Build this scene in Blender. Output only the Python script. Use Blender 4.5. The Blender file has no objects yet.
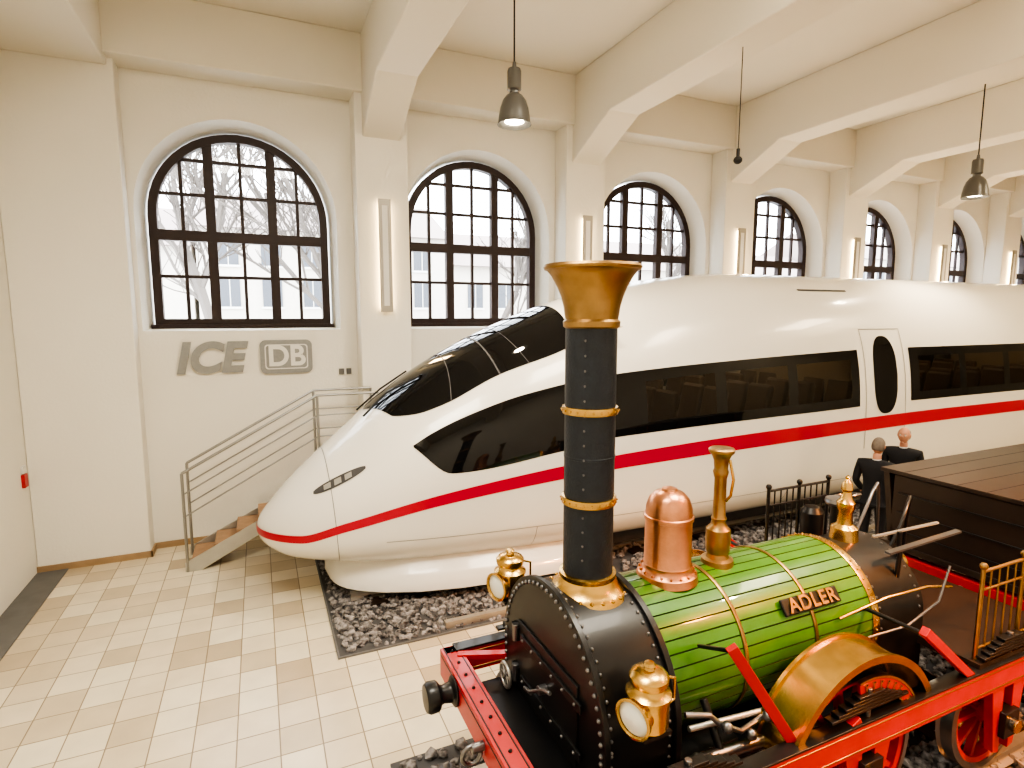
import bpy, math, random
import numpy as np
from mathutils import Vector, Matrix, noise
random.seed(4); np.random.seed(4)
D=bpy.data; SC=bpy.context.scene; COL=SC.collection
R=math.radians

# ------------------------------------------------------------------ materials
def mat(name,col,rough=.5,metal=0.,noise_amt=0.,nscale=5.,bump=0.,bscale=40.,emit=None,estr=0.,coat=0.,spec=None):
    m=D.materials.new(name); m.use_nodes=True
    nt=m.node_tree; b=nt.nodes['Principled BSDF']
    b.inputs['Base Color'].default_value=(*col,1); b.inputs['Roughness'].default_value=rough
    b.inputs['Metallic'].default_value=metal; b.inputs['Coat Weight'].default_value=coat
    b.inputs['Coat Roughness'].default_value=.04
    if spec is not None: b.inputs['Specular IOR Level'].default_value=spec
    if emit: b.inputs['Emission Color'].default_value=(*emit,1); b.inputs['Emission Strength'].default_value=estr
    if noise_amt or bump:
        tc=nt.nodes.new('ShaderNodeTexCoord')
    if noise_amt:
        n=nt.nodes.new('ShaderNodeTexNoise'); n.inputs['Scale'].default_value=nscale; n.inputs['Detail'].default_value=6
        nt.links.new(tc.outputs['Object'],n.inputs['Vector'])
        mx=nt.nodes.new('ShaderNodeMix'); mx.data_type='RGBA'
        mx.inputs[6].default_value=(*[c*(1-noise_amt) for c in col],1); mx.inputs[7].default_value=(*[min(1,c*(1+noise_amt)) for c in col],1)
        nt.links.new(n.outputs['Fac'],mx.inputs[0]); nt.links.new(mx.outputs[2],b.inputs['Base Color'])
    if bump:
        n2=nt.nodes.new('ShaderNodeTexNoise'); n2.inputs['Scale'].default_value=bscale; n2.inputs['Detail'].default_value=4
        nt.links.new(tc.outputs['Object'],n2.inputs['Vector'])
        bp=nt.nodes.new('ShaderNodeBump'); bp.inputs['Strength'].default_value=bump; bp.inputs['Distance'].default_value=.02
        nt.links.new(n2.outputs['Fac'],bp.inputs['Height']); nt.links.new(bp.outputs['Normal'],b.inputs['Normal'])
    return m
M_wall=mat('plaster_white',(.80,.77,.695),.85,noise_amt=.03,nscale=1.2,bump=.15,bscale=25)
M_ceil=mat('ceiling_paint',(.74,.70,.61),.9,noise_amt=.03,nscale=1)
M_frame=mat('window_wood_dark',(.026,.012,.011),.45,noise_amt=.2,nscale=8)
M_white=mat('train_white_paint',(.79,.77,.715),.24,coat=.35)
M_red=mat('train_red_stripe',(.50,.006,.035),.3,coat=.2)
M_glass=mat('train_dark_glass',(.006,.006,.007),.04,spec=.5)
M_seam=mat('train_seam_grey',(.22,.215,.20),.5)
M_under=mat('underframe_grey',(.08,.08,.085),.7,noise_amt=.3)
M_steel=mat('steel_grey',(.52,.52,.5),.35,.8,noise_amt=.1)
M_rsteel=mat('handrail_steel',(.36,.36,.35),.38,.8,noise_amt=.1)
M_rail=mat('rail_steel',(.42,.39,.35),.4,.7,noise_amt=.3)
M_black=mat('loco_black_paint',(.010,.010,.011),.36,noise_amt=.3,nscale=12,coat=.12)
M_chim=mat('chimney_blue_black',(.017,.023,.034),.42,noise_amt=.4,nscale=14,bump=.25,bscale=60)
M_brass=mat('brass',(.62,.40,.14),.27,1.,noise_amt=.3,nscale=9,bump=.05)
M_brassold=mat('brass_aged',(.38,.245,.11),.38,1.,noise_amt=.4,nscale=7,bump=.12)
M_copper=mat('copper',(.66,.32,.19),.33,1.,noise_amt=.3,nscale=8,bump=.10)
M_green=mat('loco_green_planks',(.062,.20,.018),.3,noise_amt=.3,nscale=6,coat=.5)
M_groove=mat('plank_groove',(.010,.035,.006),.7)
M_lred=mat('loco_red_paint',(.50,.016,.022),.4,noise_amt=.2,nscale=6,coat=.2)
M_dred=mat('loco_dark_red',(.24,.016,.012),.4,noise_amt=.2)
M_rivet=mat('rivet_steel',(.24,.24,.25),.32,.9)
M_lens=mat('lamp_lens',(.75,.78,.74),.08,coat=1.)
M_wood=mat('step_wood',(.38,.24,.15),.5,noise_amt=.25,nscale=10)
M_dwood=mat('tender_dark_wood',(.030,.018,.013),.42,noise_amt=.4,nscale=4,coat=.2)
M_sign=mat('sign_brushed_grey',(.30,.305,.30),.4,.3,noise_amt=.15,nscale=20)
M_signl=mat('sign_light',(.72,.71,.67),.5)
M_lampshade=mat('pendant_grey_enamel',(.15,.15,.145),.35,.4,noise_amt=.1)
M_bulb=mat('lamp_bulb',(1,.95,.85),.3,emit=(1,.86,.62),estr=14)
M_glow=mat('sconce_diffuser',(1,.95,.85),.4,emit=(1,.72,.38),estr=7)
M_sconce=mat('sconce_metal',(.40,.38,.34),.4,.5)
M_blk=mat('rubber_black',(.015,.015,.015),.6)
M_strip=mat('floor_channel_grey',(.15,.15,.15),.6,noise_amt=.2)
M_base=mat('baseboard_brown',(.36,.25,.15),.5,noise_amt=.2)
M_brown=mat('brown_platform',(.14,.05,.025),.5,noise_amt=.3,nscale=3)
M_build=mat('facade_cream',(.62,.57,.50),.9,noise_amt=.1)
M_roof=mat('roof_tile_grey',(.34,.28,.26),.9)
M_bwin=mat('facade_window',(.10,.11,.13),.4)
M_bark=mat('tree_bark',(.15,.13,.115),.9)
M_ground=mat('asphalt',(.5,.5,.5),.9)
M_suit=mat('suit_black',(.014,.015,.020),.8,noise_amt=.2)
M_shirt=mat('shirt_white',(.75,.76,.78),.7)
M_skin=mat('skin',(.60,.31,.21),.5,noise_amt=.08,nscale=12)
M_hair=mat('hair_grey',(.20,.165,.14),.8,noise_amt=.3,nscale=30)
M_hair2=mat('hair_white',(.42,.38,.34),.8)
M_eye=mat('eye_dark',(.03,.02,.02),.2)
M_lip=mat('lips',(.42,.15,.12),.5)
M_seat=mat('seat_leather',(.16,.10,.065),.5,noise_amt=.2)
M_carp=mat('train_carpet',(.08,.09,.13),.9)
M_inner=mat('train_interior_panel',(.50,.40,.28),.6)
M_tlamp=mat('train_ceiling_lamp',(1,.9,.7),.5,emit=(1,.78,.48),estr=6)

def glassmat(name,tint,fac):
    m=D.materials.new(name); m.use_nodes=True; nt=m.node_tree
    for n in list(nt.nodes):
        if n.type!='OUTPUT_MATERIAL': nt.nodes.remove(n)
    o=[n for n in nt.nodes if n.type=='OUTPUT_MATERIAL'][0]
    t=nt.nodes.new('ShaderNodeBsdfTransparent'); t.inputs[0].default_value=(tint,tint,tint,1); g=nt.nodes.new('ShaderNodeBsdfGlossy'); g.inputs['Roughness'].default_value=.02
    x=nt.nodes.new('ShaderNodeMixShader'); x.inputs[0].default_value=fac
    nt.links.new(t.outputs[0],x.inputs[1]); nt.links.new(g.outputs[0],x.inputs[2]); nt.links.new(x.outputs[0],o.inputs[0])
    return m
M_pane=glassmat('window_glass',1.,.05)
M_tint=glassmat('train_tinted_glass',.22,.045)

def tilemat():
    m=D.materials.new('floor_tiles'); m.use_nodes=True; nt=m.node_tree; b=nt.nodes['Principled BSDF']
    N=nt.nodes.new; L=nt.links.new
    tc=N('ShaderNodeTexCoord'); 
    sc=N('ShaderNodeVectorMath'); sc.operation='SCALE'; sc.inputs['Scale'].default_value=1/.335
    L(tc.outputs['Object'],sc.inputs[0])
    fl=N('ShaderNodeVectorMath'); fl.operation='FLOOR'; L(sc.outputs[0],fl.inputs[0])
    fr=N('ShaderNodeVectorMath'); fr.operation='FRACTION'; L(sc.outputs[0],fr.inputs[0])
    wn=N('ShaderNodeTexWhiteNoise'); wn.noise_dimensions='2D'; L(fl.outputs[0],wn.inputs['Vector'])
    cr=N('ShaderNodeValToRGB'); e=cr.color_ramp.elements
    e[0].position=0; e[0].color=(.47,.38,.26,1); e[1].position=1; e[1].color=(.75,.68,.53,1)
    x=e.new(.16); x.color=(.57,.48,.34,1); x=e.new(.38); x.color=(.67,.58,.435,1); x=e.new(.7); x.color=(.72,.635,.485,1)
    L(wn.outputs['Value'],cr.inputs[0])
    no=N('ShaderNodeTexNoise'); no.inputs['Scale'].default_value=3; no.inputs['Detail'].default_value=5; L(tc.outputs['Object'],no.inputs['Vector'])
    mr=N('ShaderNodeMapRange'); mr.inputs[3].default_value=.85; mr.inputs[4].default_value=1.12; L(no.outputs['Fac'],mr.inputs[0])
    mu=N('ShaderNodeVectorMath'); mu.operation='SCALE'; L(cr.outputs[0],mu.inputs[0]); L(mr.outputs[0],mu.inputs['Scale'])
    sx=N('ShaderNodeSeparateXYZ'); L(fr.outputs[0],sx.inputs[0])
    def edge(o):
        s=N('ShaderNodeMath'); s.operation='SUBTRACT'; L(o,s.inputs[0]); s.inputs[1].default_value=.5
        a=N('ShaderNodeMath'); a.operation='ABSOLUTE'; L(s.outputs[0],a.inputs[0]); return a.outputs[0]
    mxx=N('ShaderNodeMath'); mxx.operation='MAXIMUM'; L(edge(sx.outputs[0]),mxx.inputs[0]); L(edge(sx.outputs[1]),mxx.inputs[1])
    gt=N('ShaderNodeMapRange'); gt.inputs[1].default_value=.480; gt.inputs[2].default_value=.490; L(mxx.outputs[0],gt.inputs[0])
    mi=N('ShaderNodeMix'); mi.data_type='RGBA'; L(gt.outputs[0],mi.inputs[0]); L(mu.outputs[0],mi.inputs[6]); mi.inputs[7].default_value=(.26,.20,.13,1)
    L(mi.outputs[2],b.inputs['Base Color']); b.inputs['Roughness'].default_value=.28
    bp=N('ShaderNodeBump'); bp.inputs['Strength'].default_value=.4; bp.inputs['Distance'].default_value=.004; bp.invert=True
    L(gt.outputs[0],bp.inputs['Height']); L(bp.outputs[0],b.inputs['Normal'])
    return m
M_tile=tilemat()
def gravelmat():
    m=D.materials.new('gravel_stone'); m.use_nodes=True; nt=m.node_tree; b=nt.nodes['Principled BSDF']
    n=nt.nodes.new('ShaderNodeTexNoise'); n.inputs['Scale'].default_value=14; tc=nt.nodes.new('ShaderNodeTexCoord')
    cr=nt.nodes.new('ShaderNodeValToRGB'); cr.color_ramp.elements[0].position=.35; cr.color_ramp.elements[0].color=(.05,.047,.048,1)
    cr.color_ramp.elements[1].position=.66; cr.color_ramp.elements[1].color=(.36,.34,.335,1)
    nt.links.new(tc.outputs['Object'],n.inputs['Vector']); nt.links.new(n.outputs['Fac'],cr.inputs[0]); nt.links.new(cr.outputs[0],b.inputs['Base Color']); b.inputs['Roughness'].default_value=.85
    return m
M_gravel=gravelmat()

# ------------------------------------------------------------------ mesh helpers
def empty(name,loc=(0,0,0),rz=0):
    o=D.objects.new(name,None); o.empty_display_size=.2; o.location=loc; o.rotation_euler=(0,0,rz); COL.objects.link(o); return o
class MB:
    def __init__(s): s.v=[]; s.f=[]; s.m=[]; s.mats=[]
    def mi(s,m):
        if m not in s.mats: s.mats.append(m)
        return s.mats.index(m)
    def add(s,verts,faces,m):
        o=len(s.v); k=s.mi(m); s.v+= [tuple(v) for v in verts]
        for f in faces: s.f.append(tuple(i+o for i in f)); s.m.append(k)
    def box(s,lo,hi,m,M=None):
        x0,y0,z0=lo; x1,y1,z1=hi
        v=[Vector(p) for p in((x0,y0,z0),(x1,y0,z0),(x1,y1,z0),(x0,y1,z0),(x0,y0,z1),(x1,y0,z1),(x1,y1,z1),(x0,y1,z1))]
        if M: v=[M@p for p in v]
        s.add(v,[(0,3,2,1),(4,5,6,7),(0,1,5,4),(1,2,6,5),(2,3,7,6),(3,0,4,7)],m)
    def bar(s,p0,p1,w,h,m,up=(0,0,1)):
        p0=Vector(p0);p1=Vector(p1);d=(p1-p0);L=d.length;d.normalize();u=Vector(up);a=d.cross(u).normalized();u=a.cross(d)
        Mx=Matrix(((d.x,a.x,u.x,p0.x),(d.y,a.y,u.y,p0.y),(d.z,a.z,u.z,p0.z),(0,0,0,1)))
        s.box((0,-w/2,-h/2),(L,w/2,h/2),m,Mx)
    def lathe(s,prof,o,ax=(0,0,1),m=None,seg=32):
        o=Vector(o); q=Vector((0,0,1)).rotation_difference(Vector(ax).normalized()); v=[];rings=[]
        for r,z in prof:
            if r<1e-5: rings.append([len(v)]); v.append(o+q@Vector((0,0,z)))
            else:
                rg=[]
                for i in range(seg):
                    a=2*math.pi*i/seg; rg.append(len(v)); v.append(o+q@Vector((r*math.cos(a),r*math.sin(a),z)))
                rings.append(rg)
        f=[]
        for a,b in zip(rings,rings[1:]):
            for i in range(seg):
                j=(i+1)%seg
                if len(a)==1 and len(b)==1: continue
                if len(a)==1: f.append((a[0],b[j],b[i]))
                elif len(b)==1: f.append((a[i],a[j],b[0]))
                else: f.append((a[i],a[j],b[j],b[i]))
        s.add(v,f,m)
    def cyl(s,p0,p1,r,m,r1=None,seg=20):
        p0=Vector(p0);p1=Vector(p1);L=(p1-p0).length; r1=r if r1 is None else r1
        s.lathe([(0,0),(r,0),(r1,L),(0,L)],p0,p1-p0,m,seg)
    def sph(s,c,r,m,seg=16,sc=(1,1,1)):
        n=max(4,seg//2); v=[];c=Vector(c)
        o=len(s.v)
        s.lathe([(r*math.sin(math.pi*i/n),-r*math.cos(math.pi*i/n)) for i in range(n+1)],(0,0,0),(0,0,1),m,seg)
        for i in range(o,len(s.v)):
            p=s.v[i]; s.v[i]=(p[0]*sc[0]+c.x,p[1]*sc[1]+c.y,p[2]*sc[2]+c.z)
    def tube(s,pts,r,m,seg=10):
        pts=[Vector(p) for p in pts]; v=[];f=[]; n=len(pts); pa=None
        for k,p in enumerate(pts):
            d=(pts[min(k+1,n-1)]-pts[max(k-1,0)]).normalized()
            if pa is None:
                up=Vector((0,0,1)) if abs(d.z)<.9 else Vector((0,1,0)); pa=d.cross(up).normalized()
            pa=(pa-d*pa.dot(d)).normalized(); b=d.cross(pa)
            for i in range(seg):
                a=2*math.pi*i/seg; v.append(p+(pa*math.cos(a)+b*math.sin(a))*r)
        for k in range(n-1):
            for i in range(seg):
                j=(i+1)%seg; f.append((k*seg+i,k*seg+j,(k+1)*seg+j,(k+1)*seg+i))
        f.append(tuple(range(seg))[::-1]); f.append(tuple((n-1)*seg+i for i in range(seg)))
        s.add(v,f,m)
    def torus(s,c,ax,Rr,r,m,seg=32,a0=0,a1=360,k=8):
        q=Vector((0,0,1)).rotation_difference(Vector(ax).normalized()); n=seg
        pts=[Vector(c)+q@Vector((Rr*math.cos(R(a0+(a1-a0)*i/n)),Rr*math.sin(R(a0+(a1-a0)*i/n)),0)) for i in range(n+1)]
        s.tube(pts,r,m,k)
    def arcstrip(s,cx,cz,r0,r1,y0,y1,a0,a1,m,n=32):
        v=[];f=[]
        for i in range(n+1):
            a=R(a0+(a1-a0)*i/n); c,d=math.cos(a),math.sin(a)
            v+=[(cx+r0*c,y0,cz+r0*d),(cx+r1*c,y0,cz+r1*d),(cx+r1*c,y1,cz+r1*d),(cx+r0*c,y1,cz+r0*d)]
        for i in range(n):
            b=4*i
            for k in range(4): f.append((b+k,b+(k+1)%4,b+4+(k+1)%4,b+4+k))
        f.append((0,1,2,3)); f.append((4*n+3,4*n+2,4*n+1,4*n)); s.add(v,f,m)
    def prism(s,poly,a,b,axis,m):
        def P(p,t): return (t,p[0],p[1]) if axis=='x' else ((p[0],t,p[1]) if axis=='y' else (p[0],p[1],t))
        n=len(poly); v=[P(p,a) for p in poly]+[P(p,b) for p in poly]
        f=[tuple(range(n)),tuple(range(n,2*n))[::-1]]+[(i,i+n,(i+1)%n+n,(i+1)%n) for i in range(n)]
        s.add(v,f,m)
    def build(s,name,parent=None,smooth=True,bevel=0,ang=35,recalc=True):
        me=D.meshes.new(name); me.from_pydata(s.v,[],s.f)
        for m in s.mats: me.materials.append(m)
        me.polygons.foreach_set('material_index',s.m)
        if recalc:
            import bmesh
            bm=bmesh.new(); bm.from_mesh(me); bmesh.ops.recalc_face_normals(bm,faces=bm.faces); bm.to_mesh(me); bm.free()
        if smooth:
            me.polygons.foreach_set('use_smooth',[True]*len(me.polygons)); me.set_sharp_from_angle(angle=R(ang))
        me.update()
        o=D.objects.new(name,me); COL.objects.link(o)
        if parent: o.parent=parent
        if bevel:
            b=o.modifiers.new('bevel','BEVEL'); b.width=bevel; b.segments=2; b.limit_method='ANGLE'; b.angle_limit=R(40)
        return o

# ------------------------------------------------------------------ ROOM
WX=[-.15,3.79,7.68,11.38,14.85,18.2,21.4]
PX=[1.95,5.75,9.6,13.3,16.75,20.05,23.4]
X0,X1,Y0,YW,ZC=-3.0,27.0,-1.5,10.0,7.9
ZS,ZSP=3.42,5.12      # sill and spring
HO,HI_,HF=1.42,1.32,1.305
def arch(hw,cx,zs,zsp,n=24):
    return [(cx-hw,zs)]+[(cx-hw*math.cos(math.pi*i/n),zsp+hw*math.sin(math.pi*i/n)) for i in range(n+1)]+[(cx+hw,zs)]
b=MB()
bounds=[X0-.3]+PX[:6]+[X1+.3]
def sheet(y,hw,zs,flip):
    n=24
    for i,cx in enumerate(WX):
        xa,xb=bounds[i],bounds[i+1]
        v=[];f=[]
        def q(a,bb,c,d):
            o=len(v); v.extend([a,bb,c,d]); f.append((o,o+1,o+2,o+3) if not flip else (o+3,o+2,o+1,o))
        q((xa,y,0),(xb,y,0),(xb,y,zs),(xa,y,zs))
        q((xa,y,zs),(cx-hw,y,zs),(cx-hw,y,ZC),(xa,y,ZC)); q((cx+hw,y,zs),(xb,y,zs),(xb,y,ZC),(cx+hw,y,ZC))
        pts=[(cx-hw*math.cos(math.pi*k/n),ZSP+hw*math.sin(math.pi*k/n)) for k in range(n+1)]
        for p,r in zip(pts,pts[1:]): q((p[0],y,p[1]),(r[0],y,r[1]),(r[0],y,ZC),(p[0],y,ZC))
        b.add(v,f,M_wall)
sheet(YW,HO,ZS-.06,False); sheet(YW+.62,HI_,ZS,True)
for cx in WX:
    A=arch(HO,cx,ZS-.06,ZSP); Bq=arch(HI_,cx,ZS,ZSP); n=len(A)
    v=[(p[0],YW,p[1]) for p in A]+[(p[0],YW+.62,p[1]) for p in Bq]
    b.add(v,[(i,(i+1)%n,(i+1)%n+n,i+n) for i in range(n)],M_wall)
b.build('wall_north',smooth=True,recalc=False,ang=30)
b=MB(); b.box((X0-.3,Y0,0),(X0,YW+.6,ZC),M_wall); b.build('wall_west',smooth=False)
b=MB(); b.box((X1,Y0,0),(X1+.3,YW+.6,ZC),M_wall); b.build('wall_east',smooth=False)
b=MB(); b.box((X0-.3,Y0-.3,0),(X1+.3,Y0,ZC),M_wall); b.build('wall_south',smooth=False)
b=MB(); b.box((X0-.3,Y0-.3,ZC),(X1+.3,YW+.62,ZC+.3),M_ceil); b.build('ceiling',smooth=False)
b=MB(); b.box((X0-.3,Y0-.3,-.2),(X1+.3,YW+.62,0),M_tile); b.build('floor',smooth=False)
b=MB(); b.box((X0,9.68,0),(-1.63,YW,ZC),M_wall); b.build('wall_pilaster',bevel=.015)
for x in PX:
    b=MB(); b.box((x-.42,9.55,0),(x+.42,YW,ZC),M_wall)
    b.build('wall_pilaster',bevel=.015)
def beam(xa,xb,zb=6.95):
    b=MB(); b.prism([(Y0,ZC),(Y0,zb),(8.35,zb),(9.55,6.40),(YW,6.40),(YW,ZC)],xa,xb,'x',M_ceil); b.build('ceiling_beam',smooth=False,bevel=.02)
for x in PX: beam(x-.30,x+.30)
b=MB(); b.box((X0,Y0,6.95),(-1.70,9.68,ZC),M_ceil); b.build('ceiling_beam',smooth=False,bevel=.02)
b=MB(); b.box((X0,9.47,7.05),(X1,YW,ZC),M_ceil); b.build('ceiling_beam',smooth=False,bevel=.015)
b=MB(); b.box((X0,9.655,0),(-1.61,9.68,.09),M_base); b.box((-1.61,9.975,0),(1.53,YW,.09),M_base); b.box((-1.63,9.655,0),(-1.605,YW,.09),M_base); b.build('baseboard_north',smooth=False)
b=MB(); b.box((X0,Y0,0),(X0+.36,9.66,.012),M_strip); b.build('trim_1',smooth=False)
def window(i,cx):
    b=MB(); y=YW+.44; d=.07; hw=HF; t=.12
    A=arch(hw,cx,ZS,ZSP); I=arch(hw-t,cx,ZS+t,ZSP); n=len(A)
    v=[(p[0],y-d,p[1]) for p in A]+[(p[0],y-d,p[1]) for p in I]+[(p[0],y+d,p[1]) for p in I]+[(p[0],y+d,p[1]) for p in A]
    f=[]
    for k in range(n):
        j=(k+1)%n
        for l in range(4):
            m2=(l+1)%4; f.append((l*n+k,l*n+j,m2*n+j,m2*n+k))
    b.add(v,f,M_frame)
    def top(x): return ZSP+math.sqrt(max(0,(hw-.05)**2-x*x))
    def half(z): return hw-.05 if z<ZSP else math.sqrt(max(0,(hw-.05)**2-(z-ZSP)**2))
    for x,w in((-.45,.14),(.45,.14),(-.84,.05),(0,.05),(.84,.05)):
        dd=.06 if w>.1 else .03
        b.box((cx+x-w/2,y-dd,ZS+.03),(cx+x+w/2,y+dd,top(abs(x)+w/2)),M_frame)
    for z,w in((4.83,.16),(4.20,.05),(5.46,.05),(5.98,.05)):
        dd=.065 if w>.1 else .028
        h=half(z+w/2); b.box((cx-h,y-dd,z-w/2),(cx+h,y+dd,z+w/2),M_frame)
    b.box((cx-1.35,y-.16,ZS-.03),(cx+1.35,y+.08,ZS+.03),M_frame)
    b.add([(p[0],y,p[1]) for p in arch(hw-.02,cx,ZS,ZSP)],[tuple(range(n))],M_pane)
    b.build('window_%d'%(i+1),recalc=False,smooth=False)
for i,x in enumerate(WX): window(i,x)

# outside world
b=MB()
b.box((-40,11.5,-.3),(70,60,-.02),M_ground); b.build('outdoor_ground',smooth=False)
b=MB()
x=-30
while x<70:
    w=random.uniform(8,13); h=random.uniform(5.8,8.2)
    b.box((x,31,0),(x+w-.2,40,h),M_build); b.prism([(30.5,h),(40.5,h),(35.5,h+2.4)],x,x+w-.2,'x',M_roof)
    k=x+.9
    while k<x+w-1.8:
        for z in (1.2,4.0,6.0):
            if z+1.3<h:
                b.box((k,30.93,z),(k+.9,31,z+1.3),M_bwin); b.box((k+.43,30.91,z),(k+.47,30.94,z+1.3),M_signl); b.box((k-.08,30.9,z-.1),(k+.98,31,z),M_signl)
        k+=1.9
    x+=w
b.build('town_house_row',smooth=False)
def tree(x,y,h,sd):
    random.seed(sd); b=MB()
    def br(p,d,L,r,dep):
        pts=[p]; q=p.copy(); dd=d.copy()
        for k in range(4):
            dd=(dd+Vector((random.uniform(-.18,.18),random.uniform(-.18,.18),random.uniform(-.05,.12)))).normalized(); q=q+dd*L/4; pts.append(q.copy())
        b.tube(pts,r,M_bark,5)
        if dep<=0: return
        for k in range(5 if dep>1 else 4):
            t=random.choice([1,2,3,4]) if dep<4 else random.choice([2,3,4])
            nd=(dd+Vector((random.uniform(-1,1),random.uniform(-1,1),random.uniform(-.1,.7)))).normalized()
            br(pts[t],nd,L*random.uniform(.5,.72),r*.52,dep-1)
    br(Vector((x,y,-.05)),Vector((0,0,1)),h*.5,.16,4)
    b.build('bare_tree',smooth=False,recalc=False)
tree(-1.0,20,12,3); tree(3.4,21,12,7); tree(10,25,10,9); tree(20,24,10,12)
random.seed(11)
# ------------------------------------------------------------------ gravel + tracks
def rocks(name,regions):
    t=(1+5**.5)/2
    iv=np.array([(-1,t,0),(1,t,0),(-1,-t,0),(1,-t,0),(0,-1,t),(0,1,t),(0,-1,-t),(0,1,-t),(t,0,-1),(t,0,1),(-t,0,-1),(-t,0,1)],float); iv/=np.linalg.norm(iv[0])
    fc=np.array([(0,11,5),(0,5,1),(0,1,7),(0,7,10),(0,10,11),(1,5,9),(5,11,4),(11,10,2),(10,7,6),(7,1,8),(3,9,4),(3,4,2),(3,2,6),(3,6,8),(3,8,9),(4,9,5),(2,4,11),(6,2,10),(8,6,7),(9,8,1)])
    V=[];F=[];o=0
    for (xa,xb,ya,yb,n,r0,r1) in regions:
        for k in range(n):
            r=random.uniform(r0,r1); c=np.array((random.uniform(xa+r,xb-r),random.uniform(ya+r,yb-r),random.uniform(.01,.045)))
            v=iv*(1+np.random.uniform(-.28,.28,(12,1)))*r*np.random.uniform(.65,1.15,3)
            a=random.random()*6.28; ca,sa=math.cos(a),math.sin(a); v=v@np.array([[ca,sa,0],[-sa,ca,0],[0,0,.8]])
            V.append(v+c); F.append(fc+o); o+=12
    V=np.vstack(V); F=np.vstack(F)
    bb=MB(); bb.mats=[M_gravel]; bb.v=V.tolist(); bb.f=F.tolist(); bb.m=[0]*len(F)
    for (xa,xb,ya,yb,*_) in regions: bb.box((xa,ya,0),(xb,yb,.018),M_under)
    return bb.build(name,smooth=False,recalc=False)
rocks('gravel_bed',[(.62,4.2,5.88,8.83,3600,.028,.055),(4.2,12,5.88,8.83,2200,.05,.08),(12,25.8,5.88,8.83,900,.07,.1)])
rocks('gravel_bed',[(.8,9.4,1.75,4.22,4200,.032,.062)])
def track(yc,g,xa,xb):
    b=MB()
    for s in(-1,1):
        y=yc+s*(g/2+.035); b.prism([(y-.07,.05),(y+.07,.05),(y+.02,.065),(y+.012,.10),(y+.035,.11),(y+.035,.14),(y-.035,.14),(y-.035,.11),(y-.012,.10),(y-.02,.065)],xa,xb,'x',M_rail)
    x=xa+.3
    while x<xb-.3:
        b.box((x-.12,yc-1.02,.02),(x+.12,yc+1.02,.05),M_dwood); x+=.65
    b.build('railway_track',smooth=False)
track(7.8,1.435,.9,25.5); track(3.0,1.435,.95,9.3)
b=MB(); b.box((.60,5.86,0),(25.8,5.88,.02),M_strip); b.box((.60,5.88,0),(.62,8.83,.02),M_strip); b.box((1.8,5.93,0),(25,6.0,.10),M_rail); b.build('trim_2',smooth=False)

# ------------------------------------------------------------------ HIGH SPEED TRAIN
def pchip(xs,ys):
    xs=np.array(xs,float);ys=np.array(ys,float);h=np.diff(xs);dl=np.diff(ys)/h;n=len(xs);d=np.zeros(n)
    for i in range(1,n-1):
        if dl[i-1]*dl[i]>0:
            w1=2*h[i]+h[i-1];w2=h[i]+2*h[i-1];d[i]=(w1+w2)/(w1/dl[i-1]+w2/dl[i])
    d[0]=dl[0];d[-1]=dl[-1]
    def f(x):
        x=min(max(x,xs[0]),xs[-1]);i=min(int(np.searchsorted(xs,x,side='right'))-1,n-2);i=max(i,0)
        t=(x-xs[i])/h[i];return float((1+2*t)*(1-t)**2*ys[i]+t*(1-t)**2*h[i]*d[i]+t*t*(3-2*t)*ys[i+1]+t*t*(t-1)*h[i]*d[i+1])
    return f
XT=-.14
def S(x): return math.sqrt(max(0,x-XT))
def fx(pts):
    g=pchip([S(p[0]) for p in pts],[p[1] for p in pts]); return lambda x:g(S(x))
ztop=fx([(XT,.90),(0,1.15),(.28,1.46),(.93,2.04),(1.48,2.51),(2.34,3.05),(3.26,3.48),(4.26,3.83),(5.2,4.06),(6.15,4.21),(7.44,4.31),(25,4.32)])
zbot=fx([(XT,.87),(0,.66),(.28,.53),(.93,.45),(2,.40),(4,.34),(25,.34)])
zmid=fx([(XT,.885),(0,.90),(.28,.93),(.93,1.02),(2,1.2),(3.5,1.38),(5,1.45),(25,1.45)])
wid=fx([(XT,0),(0,.43),(.28,.71),(.93,1.02),(1.48,1.17),(2.34,1.32),(3.26,1.42),(4.26,1.49),(5.2,1.525),(7.4,1.55),(25,1.55)])
nU=fx([(XT,2.0),(.93,2.0),(2.3,2.1),(4.3,2.35),(7,2.5),(25,2.5)])
nL=fx([(XT,2.0),(.5,2.6),(1.2,3.2),(2.3,3.5),(4.3,3.6),(25,3.6)])
TY=7.8
def surf(x,th,off=0):
    def P(x,th):
        c,s=math.cos(th),math.sin(th); w=wid(x); zm=zmid(x)
        n=nU(x) if s>=0 else nL(x); h=(ztop(x)-zm) if s>=0 else (zm-zbot(x))
        y=w*math.copysign(abs(c)**(2/n),c); z=zm+h*math.copysign(abs(s)**(2/n),s)
        return Vector((x,TY-y,z))
    p=P(x,th)
    if off:
        e=.004; xa=max(x-e,XT+1e-4); dx=P(xa+2*e,th)-P(xa,th); dt=P(xa,th+.01)-P(xa,th-.01)
        n=dx.cross(dt)
        if n.length>1e-9:
            n.normalize()
            if n.dot(p-Vector((x+.6 if x<1 else x,TY,zmid(x))))<0: n=-n
            p=p+n*off
    return p
def th_of(x,z):
    zm=zmid(x)
    if z>=zm: h=ztop(x)-zm; return math.asin(min(1,(z-zm)/h)**(nU(x)/2))
    h=zm-zbot(x); return -math.asin(min(1,(zm-z)/h)**(nL(x)/2))
train=empty('high_speed_train')
lo=pchip([1.68,2.1,3.47,4.4,9.15],[1.98,1.66,1.83,1.97,2.08]); hi=pchip([1.68,1.9,2.4,3.13,4.4,6.5,9.15],[2.0,2.13,2.35,2.58,2.80,2.93,3.02])
LO=lambda x: lo(x) if x<9.8 else 2.10
HI=lambda x: hi(x) if x<9.8 else 3.03
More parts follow.
